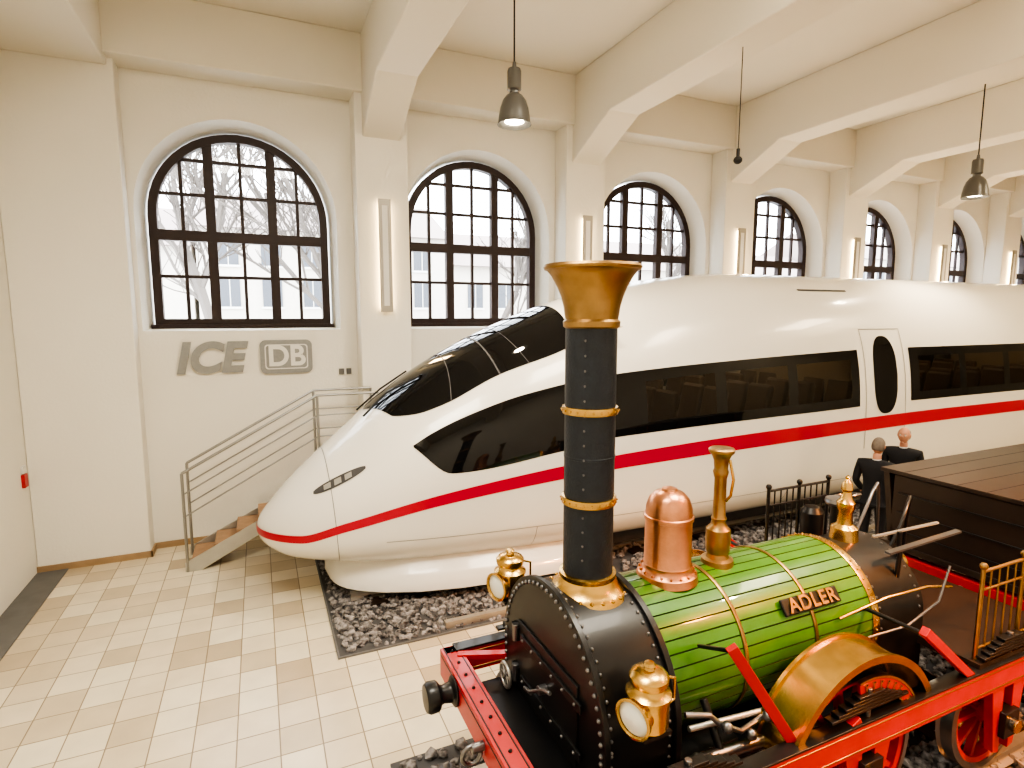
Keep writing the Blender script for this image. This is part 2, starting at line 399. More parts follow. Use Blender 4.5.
WIN=[(4.85,6.05),(6.25,7.5),(7.7,8.95),(10.75,11.95),(12.15,13.4),(13.6,14.85),(15.05,16.3)]
WLO=lambda x:LO(x)+.15
WHI=lambda x:HI(x)-.15
def inwin(x,z,e):
    for a,c in WIN:
        if a-e<x<c+e and WLO(x)-e<z<WHI(x)+e: return True
    return False
xs=[XT+(i/46)**2*3.0 for i in range(1,47)]+[3.0+i*.2 for i in range(0,9)]+[4.7+i*.1 for i in range(0,119)]+[17+i for i in range(0,9)]
xs=sorted(set(round(x,5) for x in xs))
b=MB(); NS=144; v=[surf(XT,0)]; f=[]
for x in xs:
    for k in range(NS): v.append(surf(x,2*math.pi*k/NS))
for k in range(NS): f.append((0,1+k,1+(k+1)%NS))
for i in range(len(xs)-1):
    a=1+i*NS; c=a+NS
    for k in range(NS):
        j=(k+1)%NS
        cz=(v[a+k].z+v[a+j].z+v[c+k].z+v[c+j].z)/4; cxm=(xs[i]+xs[i+1])/2
        if xs[i]>4.5 and inwin(cxm,cz,.055): continue
        f.append((a+k,c+k,c+j,a+j))
f.append(tuple(1+(len(xs)-1)*NS+k for k in range(NS)))
b.add(v,f,M_white); b.build('body_shell',train,ang=60)
def panel(bb,xa,xb,zlo,zhi,m,off=.006,nx=40,nz=8,sides=(1,-1),sqrt_s=False):
    for sd in sides:
        v=[];f=[]
        for i in range(nx+1):
            t=i/nx; x=xa+(xb-xa)*(t*t if sqrt_s else t); a=th_of(x,zlo(x)); c=th_of(x,zhi(x))
            for k in range(nz+1):
                th=a+(c-a)*k/nz
                if sd<0: th=math.pi-th
                v.append(surf(x,th,off))
        for i in range(nx):
            for k in range(nz):
                p=i*(nz+1)+k; f.append((p,p+1,p+nz+2,p+nz+1))
        bb.add(v,f,m)
K=lambda c:(lambda x:c)
b=MB()
zc=fx([(XT,.895),(.34,.915),(.85,1.07),(2.05,1.36),(3.47,1.55),(4.4,1.63),(7.4,1.73),(12,1.79),(25,1.79)])
zt=fx([(XT,.040),(.85,.052),(2,.066),(4,.09),(7,.11),(25,.11)])
panel(b,XT+.0005,3,lambda x:zc(x)-zt(x),lambda x:zc(x)+zt(x),M_red,nx=70,nz=4,sqrt_s=True)
panel(b,3,25,lambda x:zc(x)-zt(x),lambda x:zc(x)+zt(x),M_red,nx=60,nz=4)
b.build('red_stripe',train,ang=60)
b=MB()
panel(b,1.68,4.85,lo,hi,M_glass,nx=60,nz=12)
def band(xa,xb,wins,n1,n2):
    panel(b,xa,xb,LO,WLO,M_glass,nx=n1,nz=3); panel(b,xa,xb,WHI,HI,M_glass,nx=n1,nz=3)
    ed=[xa]+[q for w in wins for q in w]+[xb]
    for k in range(0,len(ed),2):
        if ed[k+1]-ed[k]>.01: panel(b,ed[k],ed[k+1],WLO,WHI,M_glass,nx=2,nz=8)
    for a,c in wins: panel(b,a,c,WLO,WHI,M_tint,nx=8,nz=8)
band(4.85,9.15,WIN[:3],40,8); band(10.5,17.0,WIN[3:],60,8)
panel(b,17.4,25,K(2.10),K(3.03),M_glass,nx=30,nz=10)
cx,cz,ra,rb=9.83,2.58,.31,.66
panel(b,cx-ra,cx+ra,lambda x:cz-rb*max(0,1-abs((x-cx)/ra)**2.6)**(1/2.6),lambda x:cz+rb*max(0,1-abs((x-cx)/ra)**2.6)**(1/2.6),M_glass,nx=48,nz=8)
b.build('side_windows',train,ang=60)
b=MB()
b.box((4.5,TY-1.40,1.25),(16.6,TY+1.40,1.30),M_carp); b.box((4.5,TY-1.05,3.40),(16.6,TY+1.05,3.44),M_inner)
b.box((4.46,TY-1.2,1.3),(4.5,TY+1.2,3.4),M_inner); b.box((16.6,TY-1.2,1.3),(16.64,TY+1.2,3.4),M_inner); b.box((9.3,TY-1.2,1.3),(9.34,TY+1.2,3.4),M_inner); b.box((10.36,TY-1.2,1.3),(10.4,TY+1.2,3.4),M_inner)
for s in(-1,1):
    b.box((4.6,TY+s*.55-.05,3.36),(16.5,TY+s*.55+.05,3.40),M_tlamp); b.box((4.55,TY+s*1.0-.18,2.98),(9.2,TY+s*1.0+.18,3.02),M_inner); b.box((10.5,TY+s*1.0-.18,2.98),(16.5,TY+s*1.0+.18,3.02),M_inner)
b.build('saloon_interior',train,smooth=False)
b=MB()
x=4.95
while x<16.3:
    if not(9.0<x<10.6):
        for y in(-1.02,-.52,.52,1.02):
            b.box((x,TY+y-.22,1.68),(x+.48,TY+y+.22,1.80),M_seat); b.prism([(x+.40,1.72),(x+.52,1.72),(x+.66,2.42),(x+.60,2.50),(x+.54,2.45)],TY+y-.22,TY+y+.22,'y',M_seat)
            b.box((x+.15,TY+y-.05,1.3),(x+.3,TY+y+.05,1.68),M_under)
    x+=.95
b.build('saloon_seats',train,bevel=.03)
b=MB()
ze=pchip([1.24,1.32,1.5,1.75,2.06,2.84,3.8,3.95],[2.33,2.32,2.32,2.35,2.45,2.82,3.15,3.22])
v=[];f=[];nx=70;nz=40
for i in range(nx+1):
    t=i/nx; x=1.24+(3.95-1.24)*t**1.5; a=th_of(x,min(ze(x),ztop(x)-.001)) 
    if x<1.5: 
        q=max(0,min(1,(x-1.24)/.26)); a=math.pi/2-(math.pi/2-a)*math.sqrt(q)
    if x>3.8: a=a+(math.pi/2-a)*((x-3.8)/.15)**3*.15
    for k in range(nz+1): v.append(surf(x,a+(math.pi-2*a)*k/nz,.007))
for i in range(nx):
    for k in range(nz):
        p=i*(nz+1)+k; f.append((p,p+1,p+nz+2,p+nz+1))
b.add(v,f,M_glass)
b.build('cab_glazing',train,ang=60)
b=MB()
def hoop(x0,bend,w,m,off=.012,z0=None):
    v=[];f=[];n=40
    a=th_of(x0,ze(x0)) if z0 is None else th_of(x0,z0)
    for k in range(n+1):
        th=a+(math.pi-2*a)*k/n; s=abs(k/n*2-1); x=x0+bend*s*s
        v+=[surf(x,th,off),surf(x+w,th,off)]
    for k in range(n): f.append((2*k,2*k+1,2*k+3,2*k+2))
    b.add(v,f,m)
hoop(2.30,-.10,.012,M_under); hoop(2.75,.10,.022,M_under); hoop(3.05,.2,.010,M_under)
v=[];f=[];n=90
for k in range(n+1):
    th=2*math.pi*k/n; x=.74-.05*math.sin(th)
    v+=[surf(x,th,.004),surf(x+.008,th,.004)]
for k in range(n): f.append((2*k,2*k+1,2*k+3,2*k+2))
b.add(v,f,M_seam)
for xx in(9.30,10.34): panel(b,xx,xx+.012,K(1.35),K(3.35),M_seam,nx=1,nz=12)
panel(b,9.30,10.352,K(3.35),K(3.362),M_seam,nx=6,nz=1)
panel(b,1.3,25,lambda x:.86,lambda x:.867,M_seam,nx=60,nz=1)
for xx in(3.2,5.4,7.6,9.8,12): panel(b,xx,xx+.008,K(.38),K(.86),M_seam,nx=1,nz=6)
panel(b,8.3,9.5,K(4.0),K(4.03),M_under,nx=6,nz=1)
hl=lambda x:1.43+(x-.5)*.52
hh=lambda x:.048*math.sqrt(max(0,1-((x-.82)/.31)**2))
panel(b,.52,1.12,lambda x:hl(x)-hh(x),lambda x:hl(x)+hh(x),M_under,off=.006,nx=26,nz=4)
for q in(.64,.76,.88): panel(b,q,q+.08,lambda x:hl(x)-hh(x)*.6,lambda x:hl(x)+hh(x)*.6,M_steel,off=.010,nx=4,nz=3)
b.build('seams_and_headlamps',train,ang=60)
b=MB()
for sd in(1,-1):
    p=[surf(1.22,R(90-sd*14),.03),surf(1.55,R(90-sd*10),.04),surf(1.95,R(90-sd*16),.03)]
    b.tube(p,.014,M_blk,6)
b.build('wipers',train)
SX=.68
ws=pchip([SX,SX+.04,SX+.15,1.0,1.3,1.8,2.4,3.6,4.2],[.04,.40,.66,.83,1.02,1.20,1.31,1.40,1.42])
b=MB(); prof=[(.62,.78),(.50,.84),(.38,.93),(.27,1.0),(.18,1.01),(.14,.96)]
xl=[SX,SX+.005,SX+.015,SX+.03,SX+.06,SX+.11,SX+.18,SX+.28,1.1,1.3,1.7,2.2,2.8,3.6,4.2]
path=[(x,1) for x in reversed(xl)]+[(x,-1) for x in xl]
v=[];f=[];n=len(prof)
for x,sd in path:
    for z,k in prof: v.append((x+(1-k)*.9*max(0,1-(x-SX)/1.2),TY-sd*ws(x)*k,z))
for i in range(len(path)-1):
    for k in range(n-1): p=i*n+k; f.append((p,p+1,p+n+1,p+n))
for i in range(len(xl)-1):
    a=i*n+n-1; c=(len(path)-1-i)*n+n-1; f.append((a,a+n,c-n,c))
b.add(v,f,M_white); b.build('front_skirt',train,ang=50)
b=MB(); b.box((2.6,6.85,.22),(24.8,8.75,.6),M_under)
for cx in(5.4,7.9,19,21.5):
    for s in(-1,1):
        y=7.8+s*.75; b.lathe([(0,-.065),(.44,-.065),(.46,-.05),(.46,.045),(.44,.06),(0,.06)],(cx,y,.60),(0,1,0),M_steel,32)
    b.cyl((cx,7.1,.6),(cx,8.5,.6),.08,M_under)
b.build('bogies',train)

# ------------------------------------------------------------------ STEAM LOCOMOTIVE
LY=3.0
loco=empty('steam_locomotive')
b=MB(); hw=.68; zc_=1.25; zb=.72; XF=1.57
def shoe(h,zt,n=28): return [(LY-h,zb)]+[(LY-h*math.cos(math.pi*k/n),zt+h*math.sin(math.pi*k/n)) for k in range(n+1)]+[(LY+h,zb)]
b.prism(shoe(hw-.035,zc_),XF+.02,2.08,'x',M_black)
b.prism(shoe(hw,zc_),XF,XF+.035,'x',M_black); b.prism(shoe(hw-.01,zc_),2.05,2.09,'x',M_black)
def alongshoe(h,step):
    pts=[]; z=zb+.05
    while z<zc_: pts.append((LY-h,z)); z+=step
    n=int(math.pi*h/step)
    for k in range(n+1): a=math.pi*k/n; pts.append((LY-h*math.cos(a),zc_+h*math.sin(a)))
    z=zc_-step
    while z>zb: pts.append((LY+h,z)); z-=step
    return pts
for p in alongshoe(hw-.04,.062): b.sph((XF-.003,p[0],p[1]),.015,M_rivet,8)
for xx in(XF+.06,2.02):
    for p in alongshoe(hw-.034,.066): b.sph((xx,p[0],p[1]),.012,M_rivet,8)
b.box((XF-.015,LY-.40,1.00),(XF,LY+.40,1.50),M_black); b.box((XF-.02,LY-.50,.84),(XF,LY+.50,.90),M_black)
for z in(1.10,1.40):
    b.box((XF-.030,LY-.46,z-.028),(XF-.012,LY+.34,z+.028),M_black); b.cyl((XF-.028,LY+.42,z-.06),(XF-.028,LY+.42,z+.06),.024,M_rivet)
    b.box((XF-.035,LY+.38,z-.05),(XF,LY+.48,z+.05),M_black)
    for k in range(6): b.sph((XF-.032,LY-.40+k*.14,z),.012,M_rivet,8)
b.cyl((XF,LY-.02,1.25),(XF-.07,LY-.02,1.25),.03,M_rivet); b.tube([(XF-.06,LY-.02,1.25),(XF-.08,LY-.12,1.32),(XF-.08,LY-.2,1.35)],.013,M_rivet)
b.tube([(XF-.06,LY-.02,1.25),(XF-.08,LY+.08,1.18),(XF-.08,LY+.16,1.16)],.013,M_rivet)
b.torus((XF-.07,LY+.50,1.04),(1,0,0),.085,.013,M_steel,24)
for k in range(4):
    a=math.pi*k/4; b.cyl((XF-.07,LY+.50-.08*math.cos(a),1.04-.08*math.sin(a)),(XF-.07,LY+.50+.08*math.cos(a),1.04+.08*math.sin(a)),.006,M_steel,seg=6)
b.cyl((XF,LY+.50,1.04),(XF-.08,LY+.50,1.04),.018,M_rivet)
b.build('smokebox',loco,bevel=.004)
b=MB(); r=.5; bz=1.33; n=40; xa,xb=2.09,4.02; v=[];f1=[];f2=[]
for i in range(n):
    a0=2*math.pi*i/n; 
    for q,rr in((0,r-.009),(.06,r),(.5,r+.001),(.94,r),(1.0,r-.009)):
        a=a0+2*math.pi*q/n
        v+=[(xa,LY+rr*math.sin(a),bz+rr*math.cos(a)),(xb,LY+rr*math.sin(a),bz+rr*math.cos(a))]
    o=i*10
    for k in range(4): (f2 if k in(0,3) else f1).append((o+2*k,o+2*k+1,o+2*k+3,o+2*k+2))
b.add(v,f1,M_green); b.add(v,f2,M_groove)
for x,w,m in((2.10,.05,M_brassold),(2.74,.028,M_brassold),(3.38,.028,M_brassold),(3.97,.07,M_brass)):
    b.lathe([(r-.02,0),(r+.008,0),(r+.012,w/2),(r+.008,w),(r-.02,w)],(x,LY,bz),(1,0,0),m,64)
for k in range(44):
    a=2*math.pi*k/44; b.sph((4.0,LY+(r+.012)*math.cos(a),bz+(r+.012)*math.sin(a)),.009,M_brass,6)
b.lathe([(0,0),(r-.01,0)],(4.02,LY,bz),(1,0,0),M_black,48)
b.build('boiler',loco,ang=20)
b=MB(); C=(1.86,LY,0)
b.lathe([(.275,1.80),(.265,1.85),(.228,1.88),(.195,1.91),(.178,1.945),(.182,1.955),(.182,1.975),(.16,1.98)],C,(0,0,1),M_brass,48)
b.lathe([(.158,1.9),(.158,3.6)],C,(0,0,1),M_chim,48)
for z in(2.45,3.02):
    b.lathe([(.157,z-.025),(.172,z-.022),(.176,z),(.172,z+.022),(.157,z+.025)],C,(0,0,1),M_brass,48)
b.lathe([(.157,2.72),(.161,2.722),(.161,2.735),(.157,2.737)],C,(0,0,1),M_chim,48)
b.lathe([(.158,3.52),(.172,3.53),(.175,3.56),(.160,3.575),(.165,3.60),(.172,3.65),(.188,3.71),(.212,3.77),(.245,3.83),(.272,3.865),(.290,3.87),(.297,3.885),(.290,3.90),(.272,3.90),(.25,3.88),(.2,3.78),(.15,3.65),(.14,3.3),(0,3.3)],C,(0,0,1),M_brassold,56)
for k in range(22):
    a=2*math.pi*k/22; b.sph((C[0]+.247*math.cos(a),LY+.247*math.sin(a),1.868),.013,M_brass,8)
    for z in(2.45,3.02): b.sph((C[0]+.177*math.cos(a),LY+.177*math.sin(a),z),.007,M_brass,6)
for z in np.arange(2.1,3.5,.09): b.sph((C[0]-.11,LY-.115,z),.008,M_rivet,6)
b.build('chimney',loco,ang=40)
b=MB(); C=(2.5,LY,0)
b.lathe([(.21,1.80),(.20,1.85),(.172,1.87),(.162,1.895),(.165,1.91),(.158,1.92),(.157,2.22),(.167,2.225),(.167,2.25),(.157,2.255),(.153,2.31),(.134,2.365),(.098,2.405),(.055,2.42),(.05,2.435),(.02,2.445),(0,2.447)],C,(0,0,1),M_copper,44)
for k in range(18):
    a=2*math.pi*k/18; b.sph((C[0]+.185*math.cos(a),LY+.185*math.sin(a),1.866),.011,M_copper,6)
b.build('steam_dome',loco)
b=MB(); C=(2.95,LY,0)
b.lathe([(.115,1.81),(.11,1.86),(.08,1.87),(.072,1.90),(.082,1.92),(.088,2.0),(.084,2.08),(.056,2.11),(.048,2.14),(.055,2.16),(.044,2.18),(.042,2.45),(.048,2.47),(.055,2.5),(.047,2.52),(.052,2.58),(.068,2.62),(.088,2.64),(.090,2.66),(.08,2.67),(0,2.66)],C,(0,0,1),M_brassold,32)
b.tube([(2.95,2.94,2.30),(2.95,2.90,2.35),(2.95,2.88,2.47),(2.95,2.92,2.6)],.010,M_brass)
b.build('safety_valve',loco)
def lamp(x,y,z):
    b=MB()
    b.lathe([(0,0),(.085,0),(.105,.012),(.11,.03),(.11,.17),(.120,.175),(.120,.19),(.105,.20),(.085,.215),(.08,.225),(.08,.235),(.100,.243),(.105,.262),(.105,.282),(.09,.30),(.06,.312),(.03,.318),(.025,.33),(.035,.34),(.025,.352),(0,.356)],(x,y,z),(0,0,1),M_brass,30)
    d=Vector((-1,-.35,0)).normalized()
    b.lathe([(0,.0),(.08,0),(.083,.11),(.10,.12),(.106,.145),(.092,.15),(.088,.135)],(x,y,z+.10),d,M_brass,30)
    b.lathe([(.089,.0),(.06,.012),(0,.02)],Vector((x,y,z+.10))+d*.13,d,M_lens,28)
    b.tube([(x+.09,y,z+.06),(x+.17,y,z+.10),(x+.17,y,z+.22),(x+.09,y,z+.25)],.009,M_brass)
    b.build('headlamp',loco)
lamp(1.65,LY+.76,1.50); lamp(1.79,LY-.74,1.44)
b=MB()
for s,x,z in((1,1.65,1.50),(-1,1.79,1.44)):
    b.box((x-.09,LY+s*.74-.09,z-.02),(x+.09,LY+s*.74+.09,z),M_black); b.bar((x,LY+s*.62,z-.14),(x,LY+s*.74,z-.01),.05,.02,M_black); b.bar((x,LY+s*.57,z-.01),(x,LY+s*.70,z-.01),.05,.02,M_black)
b.build('lamp_brackets',loco)
b=MB()
BX=1.14; DW=.60; SPR=.675
for s in(-1,1):
    y=LY+s*.88
    b.box((BX+.02,y-.045,.90),(5.50,y+.045,1.09),M_lred)
    b.box((BX+.1,y-.05,1.09),(5.50,y+.05,1.105),M_black)
    b.box((1.3,y-.049,.925),(5.40,y+.049,.935),M_brassold); b.box((1.3,y-.049,1.058),(5.40,y+.049,1.066),M_brassold)
    for cx,rr in((1.95,.46),(3.38,DW),(4.95,.46)):
        zc2=.14+rr; zz=min(.90,zc2-.22)
        b.prism([(cx-.22,.93),(cx-.13,zz),(cx-.06,zz-.02),(cx-.06,.93)],y-.03,y+.03,'y',M_lred); b.prism([(cx+.22,.93),(cx+.13,zz),(cx+.06,zz-.02),(cx+.06,.93)],y-.03,y+.03,'y',M_lred)
        b.box((cx-.09,y-.07,zc2-.1),(cx+.09,y+.07,zc2+.1),M_black); b.cyl((cx,y-s*-.07,zc2),(cx,y+s*.11,zc2),.05,M_brass)
        for k in range(5): b.bar((cx-.36+.06*k,y,1.17+.022*k),(cx+.36-.06*k,y,1.17+.022*k),.06,.018,M_black)
        b.cyl((cx,y,1.08),(cx,y,1.29),.02,M_rivet)
b.box((BX,LY-.92,.88),(BX+.15,LY+.92,1.09),M_lred); b.box((BX-.004,LY-.90,1.05),(BX+.002,LY+.90,1.06),M_black); b.box((BX+.02,LY-.90,1.088),(BX+.03,LY+.90,1.094),M_black); b.box((BX+.12,LY-.90,1.088),(BX+.13,LY+.90,1.094),M_black)
for k in range(12): b.sph((BX+.075,LY-.85+k*.1545,1.092),.014,M_black,6)
b.box((1.24,LY-.62,.90),(1.60,LY+.62,.95),M_black)
b.bar((BX+.1,LY+.80,1.08),(1.60,LY+.66,1.08),.06,.04,M_lred); b.bar((BX+.1,LY-.80,1.08),(1.60,LY-.66,1.08),.06,.04,M_lred)
for s in(-1,1):
    b.lathe([(0,0),(.10,0),(.105,.015),(.07,.035),(.06,.09),(.068,.11),(.088,.12),(.102,.135),(.105,.19),(.09,.215),(0,.22)],(BX,LY+s*.56,.98),(-1,0,0),M_black,30)
b.torus((BX-.08,LY,.94),(0,1,0),.06,.014,M_rivet); b.cyl((BX,LY,.98),(BX-.08,LY,.98),.03,M_rivet)
b.build('frame_and_buffers',loco,bevel=.006)
b=MB()
def wheel(cx,cy,rr,sp):
    cz2=.14+rr; 
    b.lathe([(rr-.05,-.055),(rr+.0,-.05),(rr+.0,.03),(rr+.02,.05),(rr-.04,.055),(rr-.05,.055),(rr-.05,-.055)],(cx,cy,cz2),(0,-1 if cy>LY else 1,0),M_rivet,48)
    b.lathe([(rr-.09,-.04),(rr-.045,-.045),(rr-.045,.045),(rr-.09,.04),(rr-.09,-.04)],(cx,cy,cz2),(0,1,0),M_lred,48)
    b.lathe([(0,-.09),(.09,-.09),(.10,-.06),(.10,.06),(.09,.09),(0,.09)],(cx,cy,cz2),(0,1,0),M_lred,24)
    for k in range(sp):
        a=2*math.pi*k/sp; c,s=math.cos(a),math.sin(a)
        b.bar((cx+.08*c,cy,cz2+.08*s),(cx+(rr-.07)*c,cy,cz2+(rr-.07)*s),.035,.05,M_lred,up=(0,1,0))
for s in(-1,1):
    wheel(1.95,LY+s*.75,.46,10); wheel(3.38,LY+s*.75,DW,14); wheel(4.95,LY+s*.75,.46,10)
for cx,rr in((1.95,.46),(3.38,DW),(4.95,.46)): b.cyl((cx,LY-.98,.14+rr),(cx,LY+.98,.14+rr),.05,M_rivet)
b.build('wheels',loco)
b=MB(); SZ=.79
for s in(-1,1):
    ya,yb=sorted((LY+s*.62,LY+s*.88))
    b.arcstrip(3.38,SZ,SPR-.01,SPR+.01,ya,yb,18,166,M_brass,48)
    yo=LY+s*.885; b.arcstrip(3.38,SZ,SPR-.022,SPR+.028,yo-.012,yo+.012,16,168,M_brass,48); yo=LY+s*.62; b.arcstrip(3.38,SZ,SPR-.022,SPR+.028,yo-.012,yo+.012,16,168,M_brass,48)
    yo=LY+s*.875; b.arcstrip(3.38,SZ,.46,.56,yo-.01,yo+.01,25,100,M_lred,24); b.arcstrip(3.38,SZ,.55,.565,yo-.014,yo+.014,25,100,M_brass,24); b.arcstrip(3.38,SZ,.455,.468,yo-.014,yo+.014,25,100,M_brass,24)
    for k in range(9):
        a=R(30+k*8); 
        p=Vector((3.38+.51*math.cos(a),yo+s*.012,SZ+.51*math.sin(a))); t=Vector((-math.sin(a),0,math.cos(a))); rd=Vector((math.cos(a),0,math.sin(a)))
        b.bar(p-rd*.025,p+rd*.025,.012,.008,M_brass,up=(0,1,0)); b.bar(p-t*.015+rd*.02,p+t*.015+rd*.02,.010,.008,M_brass,up=(0,1,0))
b.build('wheel_splashers',loco)
b=MB()
for s in(-1,1):
    y0=LY+s*.70; y1=LY+s*.89
    b.bar((2.40,y0,1.70),(2.90,y1,.88),.045,.065,M_lred); b.bar((2.88,y1,.90),(3.28,y1,1.12),.05,.05,M_lred)
    b.bar((3.88,y1,1.55),(4.52,y1,1.03),.05,.06,M_lred)
    b.bar((2.40,y0,1.68),(2.38,LY+s*.46,1.58),.022,.022,M_black)
    b.cyl((3.90,y1,1.52),(3.90,LY+s*.46,1.5),.015,M_black)
    for k in range(6):
        t=(k+.5)/6; b.sph((2.40+.5*t,y0+(y1-y0)*t,1.733-.82*t),.010,M_brass,6)
b.cyl((2.15,LY-.66,1.02),(2.75,LY-.66,.98),.035,M_rivet); b.cyl((2.2,LY-.60,1.18),(3.0,LY-.60,1.1),.018,M_steel); b.cyl((2.4,LY-.70,.95),(2.4,LY-.5,1.25),.025,M_black)
b.tube([(2.15,LY-.62,1.3),(2.3,LY-.66,1.28),(2.4,LY-.64,1.18),(2.55,LY-.66,1.1),(2.75,LY-.64,1.12)],.017,M_rivet)
for p in((2.2,1.05),(2.42,1.18),(2.62,1.07),(2.75,1.15)): b.sph((p[0],LY-.68,p[1]),.035,M_rivet,12)
b.box((2.15,LY-.56,.80),(4.1,LY+.56,.86),M_black); b.box((2.15,LY-.60,.86),(2.6,LY-.46,1.0),M_black)
b.bar((2.15,LY-.45,.9),(2.9,LY-.2,.7),.05,.05,M_black)
b.tube([(1.75,LY-.70,1.0),(2.0,LY-.74,1.02),(2.3,LY-.74,.98)],.02,M_rivet)
b.build('motion_and_stays',loco,bevel=.003)
b=MB()
FR=.48; FZ=1.30
fb=[(LY-FR,.5)]+[(LY-FR*math.cos(math.pi*k/20),FZ+FR*math.sin(math.pi*k/20)) for k in range(21)]+[(LY+FR,.5)]
b.prism(fb,4.04,4.60,'x',M_black)
for k in range(21):
    a=math.pi*k/20; b.sph((4.10,LY-FR*math.cos(a),FZ+FR*math.sin(a)),.011,M_rivet,6); b.sph((4.55,LY-FR*math.cos(a),FZ+FR*math.sin(a)),.011,M_rivet,6)
b.lathe([(.11,1.76),(.10,1.87),(.06,1.90),(.05,2.0),(.066,2.03),(.070,2.08),(.046,2.11),(.033,2.17),(.046,2.19),(.037,2.24),(.015,2.27),(.02,2.29),(0,2.31)],(4.33,LY+.02,0),(0,0,1),M_brass,28)
b.cyl((4.50,LY+.22,1.6),(4.50,LY+.22,1.98),.05,M_black); b.lathe([(.09,0),(.10,.02),(.09,.05),(0,.055)],(4.50,LY+.22,1.98),(0,0,1),M_rivet)
b.tube([(4.60,LY-.15,1.62),(4.74,LY-.18,1.90),(4.84,LY-.15,2.02),(4.96,LY-.1,2.08),(5.08,LY-.03,2.03),(5.14,LY+.02,1.85),(5.16,LY+.05,1.16)],.014,M_black)
b.tube([(4.60,LY+.15,1.6),(4.78,LY+.15,1.92),(4.9,LY+.18,2.05),(5.02,LY+.22,2.10),(5.13,LY+.28,2.02),(5.18,LY+.3,1.85),(5.2,LY+.3,1.16)],.014,M_rivet)
b.bar((4.30,LY-.36,1.80),(5.0,LY-.46,1.90),.05,.016,M_rivet); b.bar((4.36,LY-.20,1.86),(4.9,LY-.36,1.95),.025,.014,M_steel)
b.cyl((4.42,LY-.36,1.5),(4.42,LY-.38,1.82),.018,M_black); b.cyl((4.56,LY-.28,1.5),(4.56,LY-.28,1.90),.018,M_black)
b.tube([(3.9,LY-.52,1.30),(4.2,LY-.60,1.36),(4.5,LY-.63,1.5),(4.62,LY-.62,1.75)],.009,M_rivet)
b.tube([(3.6,LY-.50,1.50),(4.0,LY-.56,1.60),(4.4,LY-.60,1.62),(4.7,LY-.60,1.56)],.010,M_brass)
b.lathe([(0,0),(.09,0),(.095,.03),(.08,.04),(0,.035)],(4.61,LY-.22,1.62),(1,0,0),M_brass)
b.lathe([(0,0),(.07,0),(.072,.03),(.06,.035),(0,.03)],(4.61,LY+.10,1.60),(1,0,0),M_brass)
for dy in(-.35,-.05,.3): b.tube([(4.62,LY+dy,1.4),(4.70,LY+dy,1.45),(4.72,LY+dy,1.25),(4.72,LY+dy,1.14)],.014,M_copper)
b.tube([(4.85,LY+.4,1.1),(4.9,LY+.42,1.9)],.016,M_rivet)
b.cyl((4.72,LY+.62,1.12),(4.72,LY+.62,1.75),.10,M_black); b.lathe([(.10,0),(.07,.05),(0,.07)],(4.72,LY+.62,1.75),(0,0,1),M_black)
b.cyl((5.1,LY+.55,1.12),(5.1,LY+.55,1.85),.025,M_black); b.torus((5.1,LY+.55,1.88),(0,.3,1),.11,.012,M_rivet,24)
b.box((4.55,LY-.90,1.08),(5.75,LY+.90,1.14),M_dwood)
b.build('firebox_and_footplate',loco)
b=MB()
for s,xa,xb,zt2,m in((1,4.25,5.05,1.98,M_black),(-1,4.60,5.65,1.80,M_brassold)):
    y=LY+s*.72 if s>0 else LY-.84
    zb2=1.10; n=11
    for k in range(n):
        x=xa+(xb-xa)*k/(n-1); big=k%5==0
        b.cyl((x,y,zb2),(x,y,zt2+(.02 if big else 0)),.016 if big else .007,m,seg=8)
        if big: b.sph((x,y,zt2+.04),.028,m,10)
    b.tube([(xa,y,zt2),(xb,y,zt2)],.013,m); b.tube([(xa,y,zb2+.12),(xb,y,zb2+.12)],.009,m); b.tube([(xa,y,zt2-.14),(xb,y,zt2-.14)],.009,m)
b.build('railings',loco)
nx=Vector((0,-math.cos(R(36)),math.sin(R(36))))
pc=Vector((3.40,LY,bz))+nx*.525
b=MB(); up=Vector((0,math.sin(R(36)),math.cos(R(36))))
Mx=Matrix(((1,0,0,pc.x),(0,up.y,nx.y,pc.y),(0,up.z,nx.z,pc.z),(0,0,0,1)))
b.box((-.27,-.055,-.012),(.27,.055,.010),M_black,Mx)
for x in(-.2,.2): b.cyl(Mx@Vector((x,0,-.06)),Mx@Vector((x,0,0)),.02,M_black)
b.build('nameplate',loco,bevel=.008)
def text(name,body,size,Mw,m,parent,ext=.01,off=0.0,shear=0.,space=1.,sx=1.):
    c=D.curves.new(name,'FONT'); c.body=body; c.size=size; c.extrude=ext; c.offset=off; c.shear=shear; c.align_x='CENTER'; c.align_y='CENTER'; c.space_character=space
    c.materials.append(m); o=D.objects.new(name,c); COL.objects.link(o); o.matrix_world=Mw@Matrix.Diagonal((sx,1,1,1)); 
    if parent: o.parent=parent
    return o
text('nameplate_letters','ADLER',.13,Mx@Matrix.Translation((0,0,.016)),M_brassold,loco,ext=.008,off=.003,space=1.1,sx=1.1)

# ------------------------------------------------------------------ TENDER
ten=empty('locomotive_tender')
b=MB(); xa,xb=6.05,8.9; ZT=1.95
b.box((xa,LY-.82,1.14),(xb,LY+.82,1.20),M_dwood)
b.prism([(LY-.74,1.2),(LY-.84,ZT),(LY-.78,ZT),(LY-.68,1.2)],xa+.02,xb,'x',M_dwood); b.prism([(LY+.74,1.2),(LY+.84,ZT),(LY+.78,ZT),(LY+.68,1.2)],xa+.02,xb,'x',M_dwood)
b.box((xb-.06,LY-.74,1.2),(xb,LY+.74,ZT-.02),M_dwood); b.box((xa+.02,LY-.72,1.2),(xa+.08,LY+.72,ZT-.02),M_dwood)
b.box((xa,LY-.86,ZT-.01),(xb+.02,LY+.86,ZT+.03),M_dwood)
for k in range(1,7): b.box((xa+.01,LY-.86+k*.246-.004,ZT+.028),(xb,LY-.86+k*.246+.004,ZT+.033),M_blk)
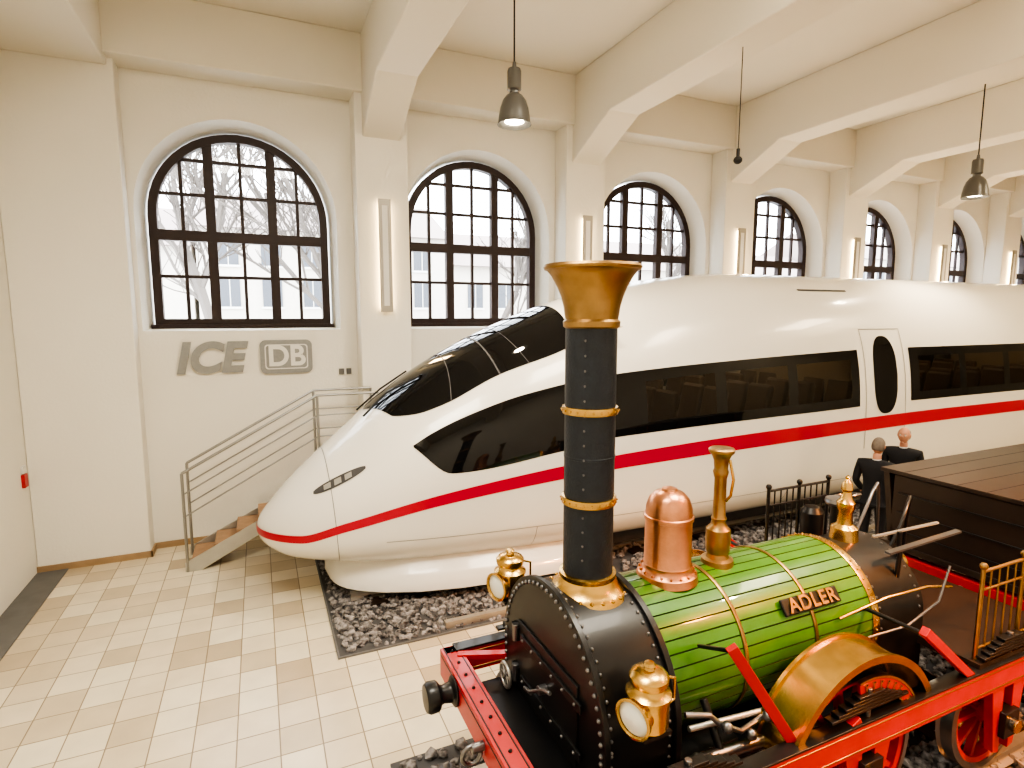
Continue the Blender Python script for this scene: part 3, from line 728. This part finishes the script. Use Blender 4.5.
for z in(1.35,1.55,1.75):
    b.bar((xa,LY-.66,z),(xa,LY+.66,z),.02,.012,M_black)
for s in(-1,1):
    y=LY+s*.88; b.box((xa-.06,y-.045,.90),(xb+.05,y+.045,1.11),M_lred); b.box((xa,y-.049,1.07),(xb,y+.049,1.08),M_brassold)
    for x in(xa+.3,xa+1.1,xa+1.9,xa+2.6): b.bar((x,LY+s*.77,1.2),(x,LY+s*.86,ZT),.03,.06,M_dred)
b.box((xa-.02,LY-.8,.90),(xa+.1,LY+.8,1.10),M_lred)
b.cyl((xa-.3,LY,1.0),(xa,LY,1.0),.03,M_rivet)
for cx in(6.7,8.15):
    for s in(-1,1): wheel(cx,LY+s*.75,.46,10); b.box((cx-.09,LY+s*.89-.06,.5),(cx+.09,LY+s*.89+.06,.90),M_black)
    b.cyl((cx,LY-.92,.6),(cx,LY+.92,.6),.05,M_rivet)
b.build('tender_body',ten,bevel=.004)

# ------------------------------------------------------------------ STAIRCASE
st=empty('metal_staircase'); b=MB()
ya,yb=8.87,9.5; xa,xb=-1.02,.75; zt_=1.02; ns=6
for k in range(ns):
    x=xa+(xb-xa)*k/ns; z=zt_*(k+1)/ns
    b.box((x,ya+.03,z-.045),(x+.33,yb-.03,z),M_wood); b.box((x,ya+.03,z-zt_/ns),(x+.015,yb-.03,z-.045),M_wood)
b.box((xb,ya,zt_-.06),(2.35,yb,zt_),M_wood)
for y in(ya,yb):
    b.prism([(xa-.08,0),(xa+.12,0),(xb+.05,zt_-.13),(xb+.05,zt_+.06),(xa-.08,.13)],y-.012,y+.012,'y',M_steel)
    b.tube([(xa-.05,y,0),(xa-.05,y,1.42)],.02,M_rsteel); b.tube([(xb,y,zt_-.1),(xb,y,2.40)],.02,M_rsteel)
    for k,h in enumerate((1.42,1.12,.80)):
        b.tube([(xa-.05,y,h),(xb,y,h+.99),(xb+.9,y,h+.99)] ,.020 if k==0 else .011,M_rsteel)
    b.tube([(xb+.9,y,zt_),(xb+.9,y,2.41)],.018,M_rsteel)
b.tube([(2.3,ya+.05,0),(2.3,ya+.05,zt_)],.03,M_rsteel); b.tube([(2.3,yb-.05,0),(2.3,yb-.05,zt_)],.03,M_rsteel); b.tube([(.8,yb-.05,0),(.8,yb-.05,zt_)],.03,M_rsteel)
b.build('stair_structure',st)

# ------------------------------------------------------------------ WALL SIGN
sg=empty('wall_sign_lettering')
def wm(x,y,z): return Matrix(((1,0,0,x),(0,0,-1,y),(0,1,0,z),(0,0,0,1)))
text('letters','ICE',.64,wm(-.72,YW-.03,2.92),M_sign,sg,ext=.025,off=.026,shear=.22,space=1.02,sx=.98)
b=MB()
def rr(w,h,r,n=6):
    p=[]
    for cx,cy,a0 in((w-r,h-r,0),(-w+r,h-r,90),(-w+r,-h+r,180),(w-r,-h+r,270)):
        for k in range(n+1): a=R(a0+90*k/n); p.append((cx+r*math.cos(a),cy+r*math.sin(a)))
    return p
def plate(w,h,r,y0,y1,m,cx=.40,cz=2.93): b.prism([(cx+p[0],cz+p[1]) for p in rr(w,h,r)],y0,y1,'y',m)
plate(.395,.27,.09,YW-.05,YW-.001,M_sign); plate(.325,.20,.05,YW-.055,YW-.049,M_signl); plate(.308,.183,.045,YW-.058,YW-.054,M_sign)
b.build('logo_plate',sg)
text('logo_letters','DB',.46,wm(.40,YW-.062,2.93),M_signl,sg,ext=.004,off=.012,sx=.95)

# ------------------------------------------------------------------ SCONCES, PENDANTS
for i,x in enumerate(PX[:6]):
    e=empty('wall_sconce',(x,9.55,4.55)); b=MB()
    b.box((-.035,-.07,-.88),(.035,-.001,.88),M_sconce); b.box((-.10,-.10,-.90),(.10,-.07,.90),M_sconce); b.box((-.09,-.069,-.85),(-.036,-.03,.85),M_glow); b.box((.036,-.069,-.85),(.09,-.03,.85),M_glow)
    b.box((-.045,-.104,-.80),(.045,-.10,.80),M_signl)
    b.build('sconce_body',e,bevel=.004)
    l=D.lights.new('sconce_light','AREA'); l.shape='RECTANGLE'; l.size=.16; l.size_y=1.0; l.energy=16+i*5; l.color=(1,.66,.34)
    o=D.objects.new('sconce_light',l); o.location=(.16,-.12,-.2); o.rotation_euler=(R(-90),0,0); o.parent=e; COL.objects.link(o)
def pendant(x,y,z,zt=ZC,lit=True):
    e=empty('pendant_lamp',(x,y,z)); b=MB()
    b.cyl((0,0,.70),(0,0,zt-z),.011,M_blk,seg=8)
    b.lathe([(0,.74),(.02,.73),(.03,.66),(.075,.65),(.085,.62),(.085,.42),(.09,.41),(.06,.39),(.06,.365),(.10,.34),(.145,.28),(.175,.19),(.192,.09),(.197,.04),(.21,0),(.205,0),(.19,.04),(.17,.19),(.12,.28),(0,.30)],(0,0,0),(0,0,1),M_lampshade,36)
    b.lathe([(0,0),(.12,.0),(.10,.03),(0,.04)],(0,0,.035),(0,0,1),M_bulb,24)
    b.build('lamp_body',e)
    l=D.lights.new('pendant_light','SPOT'); l.energy=240; l.color=(1,.84,.62); l.spot_size=R(120); l.spot_blend=.7; l.shadow_soft_size=.12
    o=D.objects.new('pendant_light',l); o.location=(0,0,-.02); o.parent=e; COL.objects.link(o)
pendant(3.0,6.7,5.92); pendant(11.7,6.2,5.66); pendant(6.5,1.2,5.9)
e=empty('hanging_microphone',(5.75,5.8,5.58)); b=MB()
b.cyl((0,0,.06),(0,0,6.95-5.58),.006,M_blk,seg=6); b.sph((0,0,0),.055,M_blk,16,(1,1,.9)); b.cyl((0,0,.03),(0,0,.14),.022,M_blk); b.build('microphone_body',e)
b=MB(); b.box((0,-.06,-.09),(.04,.06,.09),M_lred); b.box((.0,-.05,.10),(.03,.05,.2),M_signl); o=b.build('fire_alarm_call_point',bevel=.005); o.location=(X0,9.5,1.38)
b=MB(); b.box((0,-.03,0),(.08,0,.10),M_strip); b.box((.12,-.03,0),(.20,0,.10),M_strip); o=b.build('wall_socket',bevel=.004); o.location=(1.22,YW,2.6)

# ------------------------------------------------------------------ PEOPLE
def skinmesh(name,verts,edges,rad,m,parent,roots=(0,),sub=2):
    me=D.meshes.new(name); me.from_pydata(verts,edges,[]); me.materials.append(m)
    o=D.objects.new(name,me); COL.objects.link(o); o.parent=parent
    s=o.modifiers.new('skin','SKIN'); s.use_smooth_shade=True
    for i,r0 in enumerate(rad):
        me.skin_vertices[0].data[i].radius=(r0,r0) if not isinstance(r0,tuple) else r0
    for i in roots: me.skin_vertices[0].data[i].use_root=True
    q=o.modifiers.new('sub','SUBSURF'); q.levels=sub; q.render_levels=sub
    return o
def person(loc,rz,hair,bald,lean=0.,armf=.14,sc=1.):
    P=empty('man',loc,rz); P.scale=(sc,sc,sc)
    V=[(0,0,.98),(0,0,1.12),(0,.0,1.30),(0,-.01,1.42),(0,0,1.49)]; Rd=[(.165,.115),(.155,.11),(.185,.125),(.15,.10),(.07,.07)]
    E=[(0,1),(1,2),(2,3),(3,4)]
    for s in(-1,1):
        o=len(V); V+=[(s*.19,-.01,1.41),(s*.245,-.02,1.14),(s*.20,armf,.98)]; Rd+=[.068,.05,.037]; E+=[(3,o),(o,o+1),(o+1,o+2)]
    o=len(V); V+=[(0,0,.86)]; Rd+=[(.17,.12)]; E+=[(0,o)]
    skinmesh('jacket',V,E,Rd,M_suit,P)
    V=[(0,0,.93)];Rd=[(.14,.105)];E=[]
    for s in(-1,1):
        o=len(V); V+=[(s*.09,0,.84),(s*.10,.015,.50),(s*.105,-.01,.10)]; Rd+=[.088,.062,.05]; E+=[(0,o),(o,o+1),(o+1,o+2)]
    skinmesh('trousers',V,E,Rd,M_suit,P)
    V=[];Rd=[];E=[];ro=[]
    for s in(-1,1):
        o=len(V); ro.append(o); V+=[(s*.105,-.04,.055),(s*.11,.06,.045),(s*.115,.17,.035)]; Rd+=[.05,.045,.035]; E+=[(o,o+1),(o+1,o+2)]
    skinmesh('shoes',V,E,Rd,M_blk,P,ro)
    skinmesh('neck',[(0,-.005,1.45),(0,.005,1.58)],[(0,1)],[.058,.055],M_skin,P)
    skinmesh('shirt_collar',[(0,.0,1.455),(0,.0,1.50)],[(0,1)],[.068,.064],M_shirt,P)
    V=[];Rd=[];E=[];ro=[]
    for s in(-1,1):
        w=Vector((s*.20,armf,.98)); d=Vector((-s*.15,.75,-.45)).normalized(); sd=Vector((0,-.5,-.8)).cross(d).normalized()*1.0; dn=d.cross(sd).normalized()
        if dn.z>0: dn=-dn
        o=len(V); ro.append(o); V+=[w,w+d*.05,w+d*.09]; Rd+=[(.022,.03),(.038,.017),(.040,.014)]; E+=[(o,o+1),(o+1,o+2)]
        for k,(off,L) in enumerate(((-.030,.062),(-.010,.075),(.010,.07),(.029,.055))):
            o=len(V); ro.append(o); p=w+d*.085+sd*off; V+=[p,p+d*L*.45+dn*L*.1,p+d*L*.75+dn*L*.35,p+d*L*.85+dn*L*.65]; Rd+=[.009,.0088,.008,.007]; E+=[(o,o+1),(o+1,o+2),(o+2,o+3)]
        o=len(V); ro.append(o); p=w+d*.03-sd*.03; V+=[p,p-sd*.025+d*.03,p-sd*.03+d*.06+dn*.01]; Rd+=[.011,.0098,.008]; E+=[(o,o+1),(o+1,o+2)]
    skinmesh('hands',V,E,Rd,M_skin,P,ro,1)
    H=empty('head_pivot',(0,.015,1.56)); H.parent=P; H.rotation_euler=(lean,0,0)
    b=MB(); n=24
    b.lathe([(math.sin(math.pi*i/n),-math.cos(math.pi*i/n)) for i in range(n+1)],(0,0,0),(0,0,1),M_skin,32)
    for i,p in enumerate(b.v):
        x,y,z=p; sx=.076*(1-.22*max(0,-z)**1.3); sy=.095*(1-.10*max(0,-z)); yy=y*sy
        if y<0: yy*=1.05
        if z<-.2 and y>0: yy+=.010*(-z)
        if z<-.3 and y<0: yy*=(1-.35*(-z-.3))
        if y>.6 and .0<z<.35: yy-=.004
        b.v[i]=(x*sx,yy,.10+z*.118)
    b.lathe([(.0,0),(.007,.002),(.012,.012),(.014,.03),(.008,.045),(0,.05)],(0,.094,.070),(0,-.28,1),M_skin,12)
    for s in(-1,1):
        b.sph((s*.030,.083,.112),.011,M_signl,10); b.sph((s*.030,.0925,.112),.005,M_eye,8)
        b.bar((s*.015,.091,.130),(s*.044,.083,.131),.006,.006,hair)
        b.sph((s*.077,-.005,.10),.03,M_skin,12,(.32,.62,1.0))
    b.sph((0,.086,.042),.02,M_lip,12,(1.1,.35,.22)); b.sph((0,.080,.002),.02,M_skin,12,(1,.7,.7))
    b.build('head',H,ang=70)
    b=MB()
    b.lathe([(math.sin(math.pi*i/n),-math.cos(math.pi*i/n)) for i in range(n+1)],(0,0,0),(0,0,1),hair,32)
    vv=[]
    for x,y,z in b.v: vv.append((x*.082,y*.103-.006,.105+z*.122))
    fa=[]
    for f_ in b.f:
        c=sum((Vector(vv[i]) for i in f_),Vector())/len(f_)
        top_ok=c.z>.135 and c.y<.055+ (c.z-.135)*.2
        back_ok=c.z>.04 and c.y<-.012+(c.z-.04)*.12
        if bald: ok=back_ok and c.z<.165
        else: ok=top_ok or back_ok
        if ok: fa.append(f_)
    b2=MB(); b2.add(vv,fa,hair); ob=b2.build('hair',H,ang=70); so=ob.modifiers.new('t','SOLIDIFY'); so.thickness=.008
    return P
person((8.05,5.20,0),R(-75),M_hair,False,-.12,sc=1.04); person((9.05,5.45,0),R(110),M_hair2,True,-.05,sc=1.06)

b=MB(); b.box((2.6,-1.4,0),(12,1.72,.10),M_brown); b.build('display_platform',smooth=False,bevel=.01)

# ------------------------------------------------------------------ LIGHT
w=D.worlds.new('sky'); SC.world=w; w.use_nodes=True; bg=w.node_tree.nodes['Background']; bg.inputs[0].default_value=(.88,.94,1,1); bg.inputs[1].default_value=6.2
def area(name,loc,sx,sy,e,col,rot=(0,0,0)):
    l=D.lights.new(name,'AREA'); l.shape='RECTANGLE'; l.size=sx; l.size_y=sy; l.energy=e; l.color=col
    o=D.objects.new(name,l); o.location=loc; o.rotation_euler=rot; COL.objects.link(o)
for x,c in((0,(1,.94,.82)),(4.5,(1,.91,.76)),(9.5,(1,.85,.65)),(15,(1,.82,.58))): area('overhead_fill',(x,2.2,7.8),2.4,1.8,205,c)  # added fill lights, kept out of view, brightening the hall from above
l=D.lights.new('warm_reflection_fill','SPOT'); l.energy=2400; l.color=(1,.34,.08); l.spot_size=R(58); l.spot_blend=.9; l.shadow_soft_size=.3  # unseen spot added to imitate the amber reflection of the display glass
o=D.objects.new('warm_reflection_fill',l); o.location=(6.8,-.8,6.3); o.rotation_euler=(Vector((5.2,2.1,.8))-Vector((6.8,-.8,6.3))).to_track_quat('-Z','Y').to_euler(); COL.objects.link(o)

SC.view_settings.view_transform='AgX'
try: SC.view_settings.look='AgX - High Contrast'
except Exception: pass
SC.view_settings.exposure=.68

cam=D.cameras.new('camera'); cam.sensor_width=36; cam.lens=36*570/1024; cam.clip_start=.05; cam.clip_end=300
co=D.objects.new('camera',cam); co.location=(0,0,3.6); co.rotation_euler=(R(90-6.9),0,R(-23.9)); COL.objects.link(co); SC.camera=co
